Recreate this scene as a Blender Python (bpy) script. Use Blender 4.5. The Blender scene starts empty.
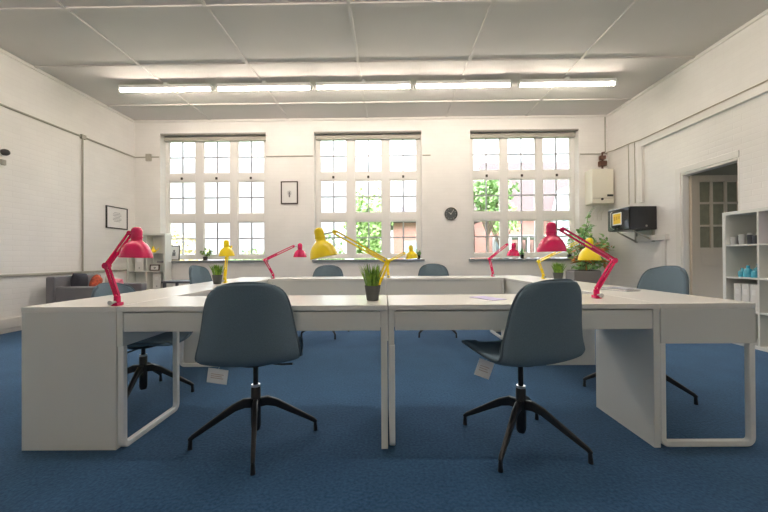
import bpy, bmesh, math, random
from mathutils import Vector, Matrix
random.seed(7)
PI = math.pi
SC = bpy.context.scene
COL = SC.collection

# ------------------------------------------------------------------ materials
def new_mat(name):
    m = bpy.data.materials.new(name); m.use_nodes = True
    nt = m.node_tree; nt.nodes.clear()
    out = nt.nodes.new('ShaderNodeOutputMaterial')
    return m, nt, out

def srgb(r, g, b):
    f = lambda c: (c / 255 / 12.92) if c / 255 <= .04045 else ((c / 255 + .055) / 1.055) ** 2.4
    return (f(r), f(g), f(b), 1)

def pmat(name, col, rough=.5, metal=0, noise=0, nscale=40, bump=0, bscale=200, spec=.5, col2=None, coat=0):
    m, nt, out = new_mat(name)
    p = nt.nodes.new('ShaderNodeBsdfPrincipled')
    p.inputs['Base Color'].default_value = col
    p.inputs['Roughness'].default_value = rough
    p.inputs['Metallic'].default_value = metal
    p.inputs['Specular IOR Level'].default_value = spec
    p.inputs['Coat Weight'].default_value = coat
    nt.links.new(p.outputs[0], out.inputs[0])
    tc = nt.nodes.new('ShaderNodeTexCoord')
    if noise or col2:
        n = nt.nodes.new('ShaderNodeTexNoise'); n.inputs['Scale'].default_value = nscale; n.inputs['Detail'].default_value = 6
        nt.links.new(tc.outputs['Object'], n.inputs['Vector'])
        mx = nt.nodes.new('ShaderNodeMix'); mx.data_type = 'RGBA'
        c2 = col2 or tuple(c * (1 - noise) for c in col[:3]) + (1,)
        mx.inputs[6].default_value = col; mx.inputs[7].default_value = c2
        rp = nt.nodes.new('ShaderNodeMapRange'); rp.inputs[1].default_value = .35; rp.inputs[2].default_value = .65
        nt.links.new(n.outputs['Fac'], rp.inputs[0]); nt.links.new(rp.outputs[0], mx.inputs[0])
        nt.links.new(mx.outputs[2], p.inputs['Base Color'])
    if bump:
        n2 = nt.nodes.new('ShaderNodeTexNoise'); n2.inputs['Scale'].default_value = bscale; n2.inputs['Detail'].default_value = 4
        nt.links.new(tc.outputs['Object'], n2.inputs['Vector'])
        b = nt.nodes.new('ShaderNodeBump'); b.inputs['Strength'].default_value = bump; b.inputs['Distance'].default_value = .004
        nt.links.new(n2.outputs['Fac'], b.inputs['Height']); nt.links.new(b.outputs[0], p.inputs['Normal'])
    return m

def emat(name, col, strength):
    m, nt, out = new_mat(name)
    e = nt.nodes.new('ShaderNodeEmission'); e.inputs[0].default_value = col; e.inputs[1].default_value = strength
    nt.links.new(e.outputs[0], out.inputs[0]); return m

def brick_wall_mat(name, axes, col, col2, mortar, bumps, scale=1.0, rough=.6):
    m, nt, out = new_mat(name)
    p = nt.nodes.new('ShaderNodeBsdfPrincipled'); p.inputs['Roughness'].default_value = rough
    nt.links.new(p.outputs[0], out.inputs[0])
    tc = nt.nodes.new('ShaderNodeTexCoord'); sp = nt.nodes.new('ShaderNodeSeparateXYZ'); cb = nt.nodes.new('ShaderNodeCombineXYZ')
    nt.links.new(tc.outputs['Object'], sp.inputs[0])
    nt.links.new(sp.outputs[axes[0]], cb.inputs[0]); nt.links.new(sp.outputs[axes[1]], cb.inputs[1])
    br = nt.nodes.new('ShaderNodeTexBrick'); br.inputs['Scale'].default_value = scale
    br.inputs['Brick Width'].default_value = .225; br.inputs['Row Height'].default_value = .075
    br.inputs['Mortar Size'].default_value = .006; br.inputs['Mortar Smooth'].default_value = .6
    br.inputs['Color1'].default_value = col; br.inputs['Color2'].default_value = col2; br.inputs['Mortar'].default_value = mortar
    nt.links.new(cb.outputs[0], br.inputs['Vector'])
    n = nt.nodes.new('ShaderNodeTexNoise'); n.inputs['Scale'].default_value = 1.6; n.inputs['Detail'].default_value = 5
    nt.links.new(tc.outputs['Object'], n.inputs['Vector'])
    mr = nt.nodes.new('ShaderNodeMapRange'); mr.inputs[1].default_value = .3; mr.inputs[2].default_value = .7; mr.inputs[3].default_value = .95; mr.inputs[4].default_value = 1.02
    nt.links.new(n.outputs['Fac'], mr.inputs[0])
    mx = nt.nodes.new('ShaderNodeMix'); mx.data_type = 'RGBA'; mx.blend_type = 'MULTIPLY'; mx.inputs[0].default_value = 1
    nt.links.new(br.outputs['Color'], mx.inputs[6]); nt.links.new(mr.outputs[0], mx.inputs[7])
    nt.links.new(mx.outputs[2], p.inputs['Base Color'])
    b = nt.nodes.new('ShaderNodeBump'); b.invert = True; b.inputs['Strength'].default_value = bumps; b.inputs['Distance'].default_value = .006
    nt.links.new(br.outputs['Fac'], b.inputs['Height']); nt.links.new(b.outputs[0], p.inputs['Normal'])
    return m

def carpet_mat():
    m, nt, out = new_mat('blue carpet')
    p = nt.nodes.new('ShaderNodeBsdfPrincipled'); p.inputs['Roughness'].default_value = .95
    p.inputs['Specular IOR Level'].default_value = .15; p.inputs['Sheen Weight'].default_value = .25
    p.inputs['Sheen Tint'].default_value = (.5, .7, 1, 1)
    nt.links.new(p.outputs[0], out.inputs[0])
    tc = nt.nodes.new('ShaderNodeTexCoord')
    n1 = nt.nodes.new('ShaderNodeTexNoise'); n1.inputs['Scale'].default_value = 70; n1.inputs['Detail'].default_value = 5
    n2 = nt.nodes.new('ShaderNodeTexNoise'); n2.inputs['Scale'].default_value = 3.5; n2.inputs['Detail'].default_value = 5
    for n in (n1, n2): nt.links.new(tc.outputs['Object'], n.inputs['Vector'])
    ad = nt.nodes.new('ShaderNodeMath'); ad.operation = 'MULTIPLY_ADD'; ad.inputs[1].default_value = .35
    nt.links.new(n2.outputs['Fac'], ad.inputs[0]); nt.links.new(n1.outputs['Fac'], ad.inputs[2])
    rp = nt.nodes.new('ShaderNodeMapRange'); rp.inputs[1].default_value = .45; rp.inputs[2].default_value = .9
    nt.links.new(ad.outputs[0], rp.inputs[0])
    mx = nt.nodes.new('ShaderNodeMix'); mx.data_type = 'RGBA'
    mx.inputs[6].default_value = CARPET_A; mx.inputs[7].default_value = CARPET_B
    nt.links.new(rp.outputs[0], mx.inputs[0]); nt.links.new(mx.outputs[2], p.inputs['Base Color'])
    b = nt.nodes.new('ShaderNodeBump'); b.inputs['Strength'].default_value = .5; b.inputs['Distance'].default_value = .006
    nt.links.new(n1.outputs['Fac'], b.inputs['Height']); nt.links.new(b.outputs[0], p.inputs['Normal'])
    return m

def glass_mat(name, tint, gloss=1.0):
    m, nt, out = new_mat(name)
    t = nt.nodes.new('ShaderNodeBsdfTransparent'); t.inputs[0].default_value = tint
    g = nt.nodes.new('ShaderNodeBsdfGlossy'); g.inputs['Roughness'].default_value = .03
    f = nt.nodes.new('ShaderNodeFresnel'); f.inputs[0].default_value = 1.45
    mul = nt.nodes.new('ShaderNodeMath'); mul.operation = 'MULTIPLY'; mul.inputs[1].default_value = gloss
    nt.links.new(f.outputs[0], mul.inputs[0])
    mx = nt.nodes.new('ShaderNodeMixShader'); nt.links.new(mul.outputs[0], mx.inputs[0])
    nt.links.new(t.outputs[0], mx.inputs[1]); nt.links.new(g.outputs[0], mx.inputs[2]); nt.links.new(mx.outputs[0], out.inputs[0])
    return m

CARPET_A = (.006, .034, .088, 1); CARPET_B = (.028, .088, .178, 1)
WC = (.90, .88, .85, 1); WC2 = (.885, .865, .835, 1); WM = (.87, .85, .82, 1)
M = dict(
    wall_xz=brick_wall_mat('painted brick back', (0, 2), WC, WC2, WM, .22),
    wall_yz=brick_wall_mat('painted brick side', (1, 2), WC, WC2, WM, .22),
    plaster=pmat('plaster', (.84, .81, .75, 1), .6),
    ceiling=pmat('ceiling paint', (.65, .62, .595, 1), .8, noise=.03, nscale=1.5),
    carpet=carpet_mat(),
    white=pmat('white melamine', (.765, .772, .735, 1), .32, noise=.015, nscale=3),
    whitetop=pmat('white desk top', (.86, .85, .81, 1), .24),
    whitemetal=pmat('white enamel', (.83, .83, .81, 1), .35),
    trim=pmat('white gloss trim', (.82, .80, .76, 1), .35),
    frame=pmat('window paint', (.88, .86, .83, 1), .4),
    bar=pmat('glazing bar paint', (.42, .42, .45, 1), .4),
    sill=pmat('grey sill', srgb(135, 138, 142), .4),
    lintel=pmat('lintel grey', srgb(150, 146, 138), .7),
    glass=glass_mat('window glass', (.97, .985, .98, 1), .8),
    doorglass=pmat('obscure door glass', srgb(140, 138, 118), .25, noise=.12, nscale=14),
    fabric=pmat('slate blue fabric', srgb(110, 130, 145), .92, noise=.22, nscale=420, bump=.35, bscale=700, spec=.2),
    seam=pmat('dark seam fabric', srgb(82, 98, 110), .95),
    black=pmat('black powder coat', (.012, .012, .014, 1), .38),
    chrome=pmat('brushed steel', (.55, .55, .56, 1), .3, 1),
    pink=pmat('pink enamel', srgb(226, 22, 98), .25, coat=.4),
    yellow=pmat('yellow enamel', srgb(255, 226, 8), .28, coat=.4),
    pinkin=pmat('white shade lining', (.8, .78, .75, 1), .5),
    bulb=pmat('unlit bulb', (.85, .84, .8, 1), .2),
    pot=pmat('grey pot', srgb(84, 88, 86), .7),
    soil=pmat('soil', (.03, .02, .012, 1), .95, noise=.5, nscale=60),
    grass=pmat('grass blades', srgb(74, 128, 34), .5, col2=srgb(148, 186, 62), nscale=30),
    leaf=pmat('leaf green', srgb(86, 148, 84), .5, col2=srgb(176, 210, 140), nscale=9),
    leafo=pmat('leaf orange', srgb(205, 110, 60), .5, col2=srgb(170, 150, 70), nscale=9),
    leafy=pmat('leaf lime', srgb(178, 196, 50), .5, col2=srgb(120, 160, 50), nscale=14),
    stem=pmat('stem', srgb(92, 92, 48), .7),
    planter=pmat('planter grey', srgb(128, 124, 122), .7),
    mat_board=pmat('white mount board', (.86, .85, .83, 1), .6),
    ink=pmat('grey ink', srgb(120, 120, 124), .7),
    paleink=pmat('pale print', srgb(196, 180, 172), .7),
    darkframe=pmat('black picture frame', (.018, .017, .016, 1), .35),
    brownframe=pmat('dark brown picture frame', srgb(62, 44, 34), .4),
    clockface=pmat('dark clock face', srgb(70, 76, 80), .4),
    conduitdark=pmat('tarnished conduit', srgb(176, 168, 154), .5),
    boiler=pmat('boiler enamel', srgb(238, 234, 218), .3),
    copper=pmat('brown painted pipe fitting', srgb(98, 66, 52), .5),
    cable=pmat('black cable', srgb(66, 60, 52), .6),
    conduit=pmat('grey conduit', srgb(176, 172, 160), .5),
    micro=pmat('black appliance', srgb(38, 38, 40), .3),
    microglass=pmat('black door glass', srgb(26, 26, 30), .08),
    sticker2=pmat('amber print', srgb(206, 158, 20), .5),
    sticker=pmat('yellow sticker', srgb(236, 196, 40), .5),
    paper=pmat('white paper', (.85, .85, .84, 1), .6),
    lilac=pmat('lilac paper', srgb(196, 184, 226), .6),
    greybook=pmat('grey cover', srgb(140, 144, 158), .5),
    sofa=pmat('sofa grey', srgb(126, 125, 130), .95, noise=.15, nscale=150),
    sofaside=pmat('sofa grey brown', srgb(88, 84, 84), .95, noise=.15, nscale=150),
    cushdark=pmat('charcoal cushion', srgb(58, 58, 66), .95),
    cushorange=pmat('orange print cushion', srgb(226, 112, 70), .9, col2=srgb(150, 70, 66), nscale=18),
    cushpink=pmat('pink print cushion', srgb(228, 108, 140), .9, col2=srgb(240, 170, 180), nscale=14),
    cushwhite=pmat('white cushion', srgb(228, 226, 222), .9),
    teal=pmat('teal glass', srgb(60, 160, 190), .15, col2=srgb(110, 190, 205), nscale=12),
    silver=pmat('silver cup', srgb(205, 208, 208), .3, .3),
    darkcup=pmat('dark cup', srgb(70, 74, 82), .4),
    lilacbox=pmat('lilac box', srgb(200, 176, 212), .6),
    door=pmat('cream door', srgb(200, 188, 170), .4),
    corr=pmat('corridor paint', srgb(168, 164, 146), .8),
    brick=brick_wall_mat('red brick', (0, 2), srgb(152, 104, 92), srgb(138, 92, 80), srgb(152, 140, 130), .4),
    rooftile=pmat('clay roof tile', srgb(66, 48, 46), .8, noise=.15, nscale=4),
    rooflilac=pmat('mauve slate roof', srgb(56, 48, 54), .8, noise=.12, nscale=4),
    render=pmat('white render', srgb(150, 150, 150), .8),
    winglass=pmat('house window glass', srgb(120, 132, 142), .1),
    bark=pmat('bark', srgb(88, 72, 60), .9, noise=.3, nscale=8),
    tleaf=pmat('tree leaf', srgb(116, 142, 80), .6, col2=srgb(94, 124, 72), nscale=2.5),
    tleaf2=pmat('tree leaf pale', srgb(142, 164, 102), .6, col2=srgb(118, 146, 84), nscale=2.5),
    tleafy=pmat('autumn leaf', srgb(176, 154, 108), .6, col2=srgb(150, 142, 94), nscale=2.5),
    lawn=pmat('lawn', srgb(92, 108, 72), .9, noise=.25, nscale=1.2),
    sensor=pmat('grey sensor dome', srgb(60, 58, 58), .3),
    tabledark=pmat('dark table top', srgb(70, 72, 78), .5),
)
TUBE_E = 36.0; FILL_ROW_Y = 0.35
M['tube'] = emat('fluorescent tube', (1.0, .87, .735, 1), TUBE_E)

# ------------------------------------------------------------------ mesh building
class MB:
    def __init__(s): s.v = []; s.f = []
    def add(s, vs, fs):
        b = len(s.v); s.v += [tuple(v) for v in vs]; s.f += [tuple(b + i for i in f) for f in fs]; return s
    def box(s, lo, hi, mtx=None):
        x0, y0, z0 = lo; x1, y1, z1 = hi
        vs = [(x0, y0, z0), (x1, y0, z0), (x1, y1, z0), (x0, y1, z0), (x0, y0, z1), (x1, y0, z1), (x1, y1, z1), (x0, y1, z1)]
        if mtx is not None: vs = [mtx @ Vector(v) for v in vs]
        return s.add(vs, [(0, 3, 2, 1), (4, 5, 6, 7), (0, 1, 5, 4), (1, 2, 6, 5), (2, 3, 7, 6), (3, 0, 4, 7)])
    def tube(s, path, r, n=10, caps=True):
        path = [Vector(p) for p in path]; rs = r if isinstance(r, (list, tuple)) else [r] * len(path)
        k = len(path); rings = []
        t0 = (path[1] - path[0]).normalized()
        ref = Vector((0, 0, 1)) if abs(t0.z) < .9 else Vector((1, 0, 0))
        a = t0.cross(ref).normalized()
        for i in range(k):
            if i == 0: t = path[1] - path[0]
            elif i == k - 1: t = path[-1] - path[-2]
            else: t = (path[i + 1] - path[i]).normalized() + (path[i] - path[i - 1]).normalized()
            t.normalize()
            a = (a - t * a.dot(t)).normalized(); b = t.cross(a)
            rings.append([path[i] + (a * math.cos(2 * PI * j / n) + b * math.sin(2 * PI * j / n)) * rs[i] for j in range(n)])
        vs = [v for rg in rings for v in rg]; fs = []
        for i in range(k - 1):
            for j in range(n):
                j2 = (j + 1) % n
                fs.append((i * n + j, i * n + j2, (i + 1) * n + j2, (i + 1) * n + j))
        if caps: fs += [tuple(range(n - 1, -1, -1)), tuple((k - 1) * n + j for j in range(n))]
        return s.add(vs, fs)
    def strip(s, path, w, h, up=(0, 0, 1)):
        """rectangular sweep; w,h lists or numbers"""
        path = [Vector(p) for p in path]; k = len(path); up = Vector(up)
        ws = w if isinstance(w, (list, tuple)) else [w] * k; hs = h if isinstance(h, (list, tuple)) else [h] * k
        vs = []; fs = []
        for i in range(k):
            if i == 0: t = path[1] - path[0]
            elif i == k - 1: t = path[-1] - path[-2]
            else: t = (path[i + 1] - path[i]).normalized() + (path[i] - path[i - 1]).normalized()
            t.normalize(); sd = t.cross(up)
            if sd.length < 1e-4: sd = Vector((1, 0, 0))
            sd.normalize(); u = sd.cross(t).normalized()
            for a, b in ((-1, -1), (1, -1), (1, 1), (-1, 1)): vs.append(path[i] + sd * a * ws[i] / 2 + u * b * hs[i] / 2)
        for i in range(k - 1):
            for j in range(4):
                j2 = (j + 1) % 4; fs.append((i * 4 + j, i * 4 + j2, i * 4 + 4 + j2, i * 4 + 4 + j))
        fs += [(3, 2, 1, 0), tuple((k - 1) * 4 + j for j in range(4))]
        return s.add(vs, fs)
    def lathe(s, prof, mtx=None, n=24, close=False):
        """prof: (r,z) list"""
        vs = []; fs = []; k = len(prof)
        for r, z in prof:
            for j in range(n): vs.append(Vector((r * math.cos(2 * PI * j / n), r * math.sin(2 * PI * j / n), z)))
        if mtx is not None: vs = [mtx @ v for v in vs]
        for i in range(k - 1):
            for j in range(n):
                j2 = (j + 1) % n; fs.append((i * n + j, i * n + j2, i * n + n + j2, i * n + n + j))
        if close: fs += [tuple((k - 1) * n + j for j in range(n)), tuple(range(n - 1, -1, -1))]
        return s.add(vs, fs)
    def build(s, name, mat, parent=None, smooth=40, bevel=0, seg=2, sub=0, solid=0, merge=False, recalc=True):
        me = bpy.data.meshes.new(name); me.from_pydata(s.v, [], s.f); me.validate()
        if recalc or merge:
            bm = bmesh.new(); bm.from_mesh(me)
            if merge: bmesh.ops.remove_doubles(bm, verts=bm.verts, dist=1e-5)
            bmesh.ops.recalc_face_normals(bm, faces=bm.faces); bm.to_mesh(me); bm.free()
        if smooth:
            me.polygons.foreach_set('use_smooth', [True] * len(me.polygons)); me.set_sharp_from_angle(angle=math.radians(smooth))
        me.materials.append(M[mat])
        o = bpy.data.objects.new(name, me); COL.objects.link(o)
        if parent is not None: o.parent = parent
        if solid:
            md = o.modifiers.new('solid', 'SOLIDIFY'); md.thickness = solid; md.offset = 0
        if sub:
            md = o.modifiers.new('sub', 'SUBSURF'); md.levels = sub; md.render_levels = sub
        if bevel:
            md = o.modifiers.new('bev', 'BEVEL'); md.width = bevel; md.segments = seg; md.limit_method = 'ANGLE'; md.angle_limit = .7
        return o

def tag(o, label, cat, group=None, kind=None):
    o['label'] = label; o['category'] = cat
    if group: o['group'] = group
    if kind: o['kind'] = kind
    return o
def thing(name, label, cat, loc=(0, 0, 0), rz=0, group=None):
    o = bpy.data.objects.new(name, None); COL.objects.link(o); o.empty_display_size = .1
    o.location = loc; o.rotation_euler = (0, 0, rz); return tag(o, label, cat, group)
def struct(o):
    o['kind'] = 'structure'; return o
def struct_empty(name, loc=(0, 0, 0)):
    o = bpy.data.objects.new(name, None); COL.objects.link(o); o.location = loc; o.empty_display_size = .1; return struct(o)
def kids(o): return [c for c in bpy.data.objects if c.parent == o]
def copy_tree(o, parent=None):
    c = o.copy(); COL.objects.link(c)
    if parent is not None: c.parent = parent
    for ch in kids(o): copy_tree(ch, c)
    return c

# ------------------------------------------------------------------ frames of reference
XL, XR, YB, YF, ZC = -5.24, 4.44, 5.24, -3.6, 3.86
DR = .013                                   # the desk island sits very slightly askew to the room
def D(x, y, z=0):
    c, s = math.cos(DR), math.sin(DR); return Vector((c * x - s * y, s * x + c * y, z))

# ------------------------------------------------------------------ room shell
def wall_with_holes(mb, axis, a0, a1, t0, t1, z0, z1, holes):
    """a wall slab along X (axis 0) or Y (axis 1), thickness t0..t1, with rectangular holes (a0,a1,z0,z1): outer skin made of boxes round the holes"""
    as_ = sorted({a0, a1, *[h[0] for h in holes], *[h[1] for h in holes]}); zs = sorted({z0, z1, *[h[2] for h in holes], *[h[3] for h in holes]})
    def solid(i, j):
        if i < 0 or j < 0 or i >= len(as_) - 1 or j >= len(zs) - 1: return False
        ca = (as_[i] + as_[i + 1]) / 2; cz = (zs[j] + zs[j + 1]) / 2
        return not any(h[0] < ca < h[1] and h[2] < cz < h[3] for h in holes)
    P = lambda a, t, z: (a, t, z) if axis == 0 else (t, a, z)
    for i in range(len(as_) - 1):
        for j in range(len(zs) - 1):
            if not solid(i, j): continue
            A0, A1, Z0, Z1 = as_[i], as_[i + 1], zs[j], zs[j + 1]
            for t in (t0, t1): mb.add([P(A0, t, Z0), P(A1, t, Z0), P(A1, t, Z1), P(A0, t, Z1)], [(0, 1, 2, 3)])
            if not solid(i - 1, j): mb.add([P(A0, t0, Z0), P(A0, t1, Z0), P(A0, t1, Z1), P(A0, t0, Z1)], [(0, 1, 2, 3)])
            if not solid(i + 1, j): mb.add([P(A1, t0, Z0), P(A1, t1, Z0), P(A1, t1, Z1), P(A1, t0, Z1)], [(0, 1, 2, 3)])
            if not solid(i, j - 1): mb.add([P(A0, t0, Z0), P(A1, t0, Z0), P(A1, t1, Z0), P(A0, t1, Z0)], [(0, 1, 2, 3)])
            if not solid(i, j + 1): mb.add([P(A0, t0, Z1), P(A1, t0, Z1), P(A1, t1, Z1), P(A0, t1, Z1)], [(0, 1, 2, 3)])

struct(MB().box((XL - .3, YF - .3, -.15), (XR + .3, YB + .32, 0)).build('floor', 'carpet', smooth=0))
WIN = [(-4.70, -2.51), (-1.52, .68), (1.67, 3.86)]
WZ0, WZ1 = .955, 3.575
b = MB(); wall_with_holes(b, 0, XL - .3, XR + .3, YB, YB + .32, 0, ZC, [(a, c, WZ0, WZ1) for a, c in WIN])
wall_back = struct(b.build('wall_back', 'wall_xz', smooth=0, merge=True))
struct(MB().box((XL - .3, YF - .3, 0), (XL, YB, ZC)).build('wall_left', 'wall_yz', smooth=0))
WT = .12
DY0, DY1, DZ1 = 2.62, 3.50, 2.24
b = MB(); wall_with_holes(b, 1, YF - .3, YB, XR, XR + WT, 0, ZC, [(DY0, DY1, 0, DZ1)])
struct(b.build('wall_right', 'wall_yz', smooth=0, merge=True))
struct(MB().box((XL, YF - .3, 0), (XR, YF, ZC)).build('wall_front', 'wall_xz', smooth=0))

ceil = struct(MB().box((XL - .3, YF - .3, ZC), (XR + .3, YB + .32, ZC + .2)).build('ceiling', 'ceiling', smooth=0))
b = MB()
BW, BD = .045, .018
for y in (-2.6, -1.44, -.28, .9, 2.06, 3.22, 4.53): b.box((XL, y - BW / 2, ZC - BD), (XR, y + BW / 2, ZC + .01))
ob = b.build('cover_strip_crosswise', 'ceiling', ceil, smooth=0, bevel=.004); ob['kind'] = 'structure'
b = MB()
for x in (-3.66, -2.05, -.43, 1.19, 2.80): b.box((x - BW / 2, YF, ZC - BD + .002), (x + BW / 2, YB, ZC + .012))
ob = b.build('cover_strip_lengthwise', 'ceiling', ceil, smooth=0, bevel=.004)
# cornice between walls and ceiling
n = 0
for lo, hi in (((XL, YB - .03, ZC - .05), (XR, YB, ZC)), ((XL, YF, ZC - .05), (XL + .03, YB - .03, ZC)), ((XR - .03, YF, ZC - .05), (XR, YB - .03, ZC))):
    n += 1; struct(MB().box(lo, hi).build(f'trim_{n}', 'trim', smooth=0, bevel=.01))
# baseboards
struct(MB().box((XL, YB - .03, 0), (XR, YB, .18)).build('baseboard_back', 'trim', smooth=0, bevel=.006))
struct(MB().box((XL, YF, 0), (XL + .03, YB - .03, .06)).box((XL, YF, .06), (XL + .05, YB - .03, .2)).build('baseboard_left', 'trim', smooth=0, bevel=.008))
struct(MB().box((XR - .03, YF, 0), (XR, DY0 - .1, .18)).box((XR - .03, DY1 + .1, 0), (XR, YB - .03, .18)).build('baseboard_right', 'trim', smooth=0, bevel=.006))

# windows of the back wall: frame, glazing bars, glass, sill
PX = [[(-4.64, -4.06), (-3.905, -3.325), (-3.175, -2.60)], [(-1.435, -.865), (-.705, -.13), (.02, .60)], [(1.755, 2.335), (2.475, 3.07), (3.20, 3.785)]]
PZ = [(1.07, 1.775), (1.935, 2.635), (2.79, 3.49)]
WY = YB + .17
def window(idx, x0, x1, cols, rows, y, sgn=1):
    w = struct_empty(f'window_{idx}', ((x0 + x1) / 2, y, rows[0][0]))
    ox, oy, oz = w.location
    f = MB(); xs = [x0] + [v for c in cols for v in c] + [x1]
    z0, z1 = WZ0 + .03, WZ1
    L = lambda lo, hi: ((lo[0] - ox, lo[1] - oy, lo[2] - oz), (hi[0] - ox, hi[1] - oy, hi[2] - oz))
    for i in range(0, len(xs), 2): f.box(*L((xs[i], y, z0), (xs[i + 1], y + .07, z1)))
    zz = [z0] + [v for r in rows for v in r] + [z1]
    for c in cols:
        for i in range(0, len(zz), 2): f.box(*L((c[0], y, zz[i]), (c[1], y + .07, zz[i + 1])))
    f.build('window_frame', 'frame', w, smooth=0, bevel=.004)
    s = MB(); g = MB(); k = MB()
    for c in cols:
        for r in rows:
            # sash
            t = .022
            for lo, hi in (((c[0], y + .015, r[0]), (c[0] + t, y + .055, r[1])), ((c[1] - t, y + .015, r[0]), (c[1], y + .055, r[1])), ((c[0] + t, y + .015, r[0]), (c[1] - t, y + .055, r[0] + t)), ((c[0] + t, y + .015, r[1] - t), (c[1] - t, y + .055, r[1]))):
                s.box(*L(lo, hi))
            cx, cz = (c[0] + c[1]) / 2, (r[0] + r[1]) / 2
            k.box(*L((cx - .014, y + .024, r[0] + t), (cx + .014, y + .046, r[1] - t))).box(*L((c[0] + t, y + .025, cz - .014), (c[1] - t, y + .045, cz + .014)))
            g.box(*L((c[0] + t, y + .033, r[0] + t), (c[1] - t, y + .037, r[1] - t)))
    s.build('sash_frame', 'frame', w, smooth=0, bevel=.003)
    k.build('glazing_bar', 'bar', w, smooth=0)
    g.build('window_glass', 'glass', w, smooth=0)
    for c in cols:
        cx = (c[0] + c[1]) / 2
        MB().box(*L((cx - .022, y - .02, 2.665), (cx + .022, y, 2.715))).build('sash_catch', 'cable', w, smooth=0, bevel=.004)
    return w
for i, (a, c) in enumerate(WIN):
    w = window(i + 1, a, c, PX[i], PZ, WY)
    # sill board and lintel strip
    l = w.location
    MB().box((a - .045 - l.x, YB - .05 - l.y, WZ0 - .03 - l.z), (c + .045 - l.x, YB - l.y, WZ0 + .012 - l.z)).box((a + .001 - l.x, YB - l.y, WZ0 - l.z), (c - .001 - l.x, WY - l.y, WZ0 + .012 - l.z)).build('window_sill', 'sill', w, smooth=0, bevel=.004)
    MB().box((a - l.x, YB - .004 - l.y, WZ1 - .02 - l.z), (c - l.x, YB + .04 - l.y, WZ1 + .012 - l.z)).build('lintel_strip', 'lintel', w, smooth=0, bevel=.003)
    MB().box((a + .01 - l.x, WY - .07 - l.y, WZ1 - .115 - l.z), (c - .01 - l.x, WY - .005 - l.y, WZ1 - .03 - l.z)).build('head_rail', 'conduit', w, smooth=0, bevel=.008)
# corridor behind the doorway
b = MB()
cx0, cx1, cy0, cy1, cz = XR + WT, XR + 2.2, 1.2, 4.3, 2.75
b.box((cx1, cy0, 0), (cx1 + .1, cy1, cz)).box((cx0, cy1, 0), (cx1, cy1 + .1, cz))
wall_with_holes(b, 0, cx0, cx1 + .1, cy0 - .1, cy0, 0, cz, [(5.0, 5.8, 1.0, 2.0)])  # opening added out of view to let daylight onto the door leaf
struct(b.build('wall_corridor', 'corr', smooth=0))
struct(MB().box((cx0, cy0, cz), (cx1, cy1, cz + .1)).build('ceiling_corridor', 'corr', smooth=0))
struct(MB().box((cx0, cy0, -.1), (cx1, cy1, 0)).build('floor_corridor', 'carpet', smooth=0))

# doorway lining and open door
dl = struct_empty('door_1', (XR, DY1, 0))
b = MB(); A = .095
b.box((-.012, 0, 0), (0, A, DZ1 + A)).box((-.012, DY0 - DY1, DZ1), (0, 0, DZ1 + A))
b.build('architrave', 'trim', dl, smooth=0, bevel=.006)
b = MB(); b.box((0, -.03, 0), (WT, 0, DZ1)).box((0, DY0 - DY1, 0), (WT, DY0 - DY1 + .03, DZ1)).box((0, DY0 - DY1 + .03, DZ1 - .03), (WT, -.03, DZ1))
b.build('door_lining', 'trim', dl, smooth=0, bevel=.004)
# leaf swung open 90 degrees into the corridor: width along X, faces -Y
lx0, lx1 = .09, .89; ly = -.08
hinge_y = 0
b = MB()
pc = [(lx0 + .12, lx0 + .275), (lx0 + .315, lx0 + .485), (lx0 + .525, lx0 + .68)]
pr = [(1.12, 1.43), (1.46, 1.77), (1.80, 2.10)]
xs = [lx0] + [v for c in pc for v in c] + [lx1]
zs = [1.0] + [v for r in pr for v in r] + [2.2]
for i in range(0, len(xs), 2): b.box((xs[i], ly, 1.0), (xs[i + 1], ly + .045, 2.2))
for c in pc:
    for i in range(0, len(zs), 2): b.box((c[0], ly, zs[i]), (c[1], ly + .045, zs[i + 1]))
for lo, hi in (((lx0, ly, .01), (lx0 + .13, ly + .045, 1.0)), ((lx1 - .13, ly, .01), (lx1, ly + .045, 1.0)), ((lx0 + .13, ly, .01), (lx1 - .13, ly + .045, .22)), ((lx0 + .13, ly, .85), (lx1 - .13, ly + .045, 1.0)), ((lx0 + .13, ly + .014, .22), (lx1 - .13, ly + .031, .85))):
    b.box(lo, hi)
lf = b.build('door_leaf', 'door', dl, smooth=0, bevel=.003)
b = MB()
for c in pc:
    for r in pr: b.box((c[0], ly + .019, r[0]), (c[1], ly + .025, r[1]))
b.build('door_glass', 'doorglass', lf, smooth=0)
MB().tube([(lx1 - .06, ly, 1.0), (lx1 - .06, ly - .05, 1.0)], .012).tube([(lx1 - .06, ly - .05, 1.0), (lx1 - .18, ly - .05, 1.0)], .01).build('door_handle', 'chrome', lf)

# surface conduits and trunking (structure)
def trim(mb, mat, bevel=.004, smooth=40):
    global n
    n += 1; return struct(mb.build(f'trim_{n}', mat, smooth=smooth, bevel=bevel))
b = MB().tube([(XL + .015, YF + .3, 3.095), (XL + .015, YB - .02, 3.10)], .015).tube([(XL + .015, 4.02, 3.09), (XL + .015, 4.02, .80)], .014)
b.box((XL, 3.98, 3.06), (XL + .045, 4.06, 3.13)); trim(b, 'conduit', 0)
trim(MB().box((XL, YF + .3, .765), (XL + .025, 5.1, .80)), 'conduit')
b = MB().tube([(XL + .02, YB - .012, 3.10), (-4.72, YB - .012, 3.10)], .011).tube([(-2.5, YB - .012, 3.09), (-1.54, YB - .012, 3.09)], .011).tube([(.70, YB - .012, 3.08), (.86, YB - .012, 3.08)], .011)
b.box((-4.98, YB - .04, 3.02), (-4.88, YB, 3.16)).tube([(3.88, YB - .012, 3.07), (4.42, YB - .012, 3.07)], .011); trim(b, 'conduit', 0)
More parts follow.
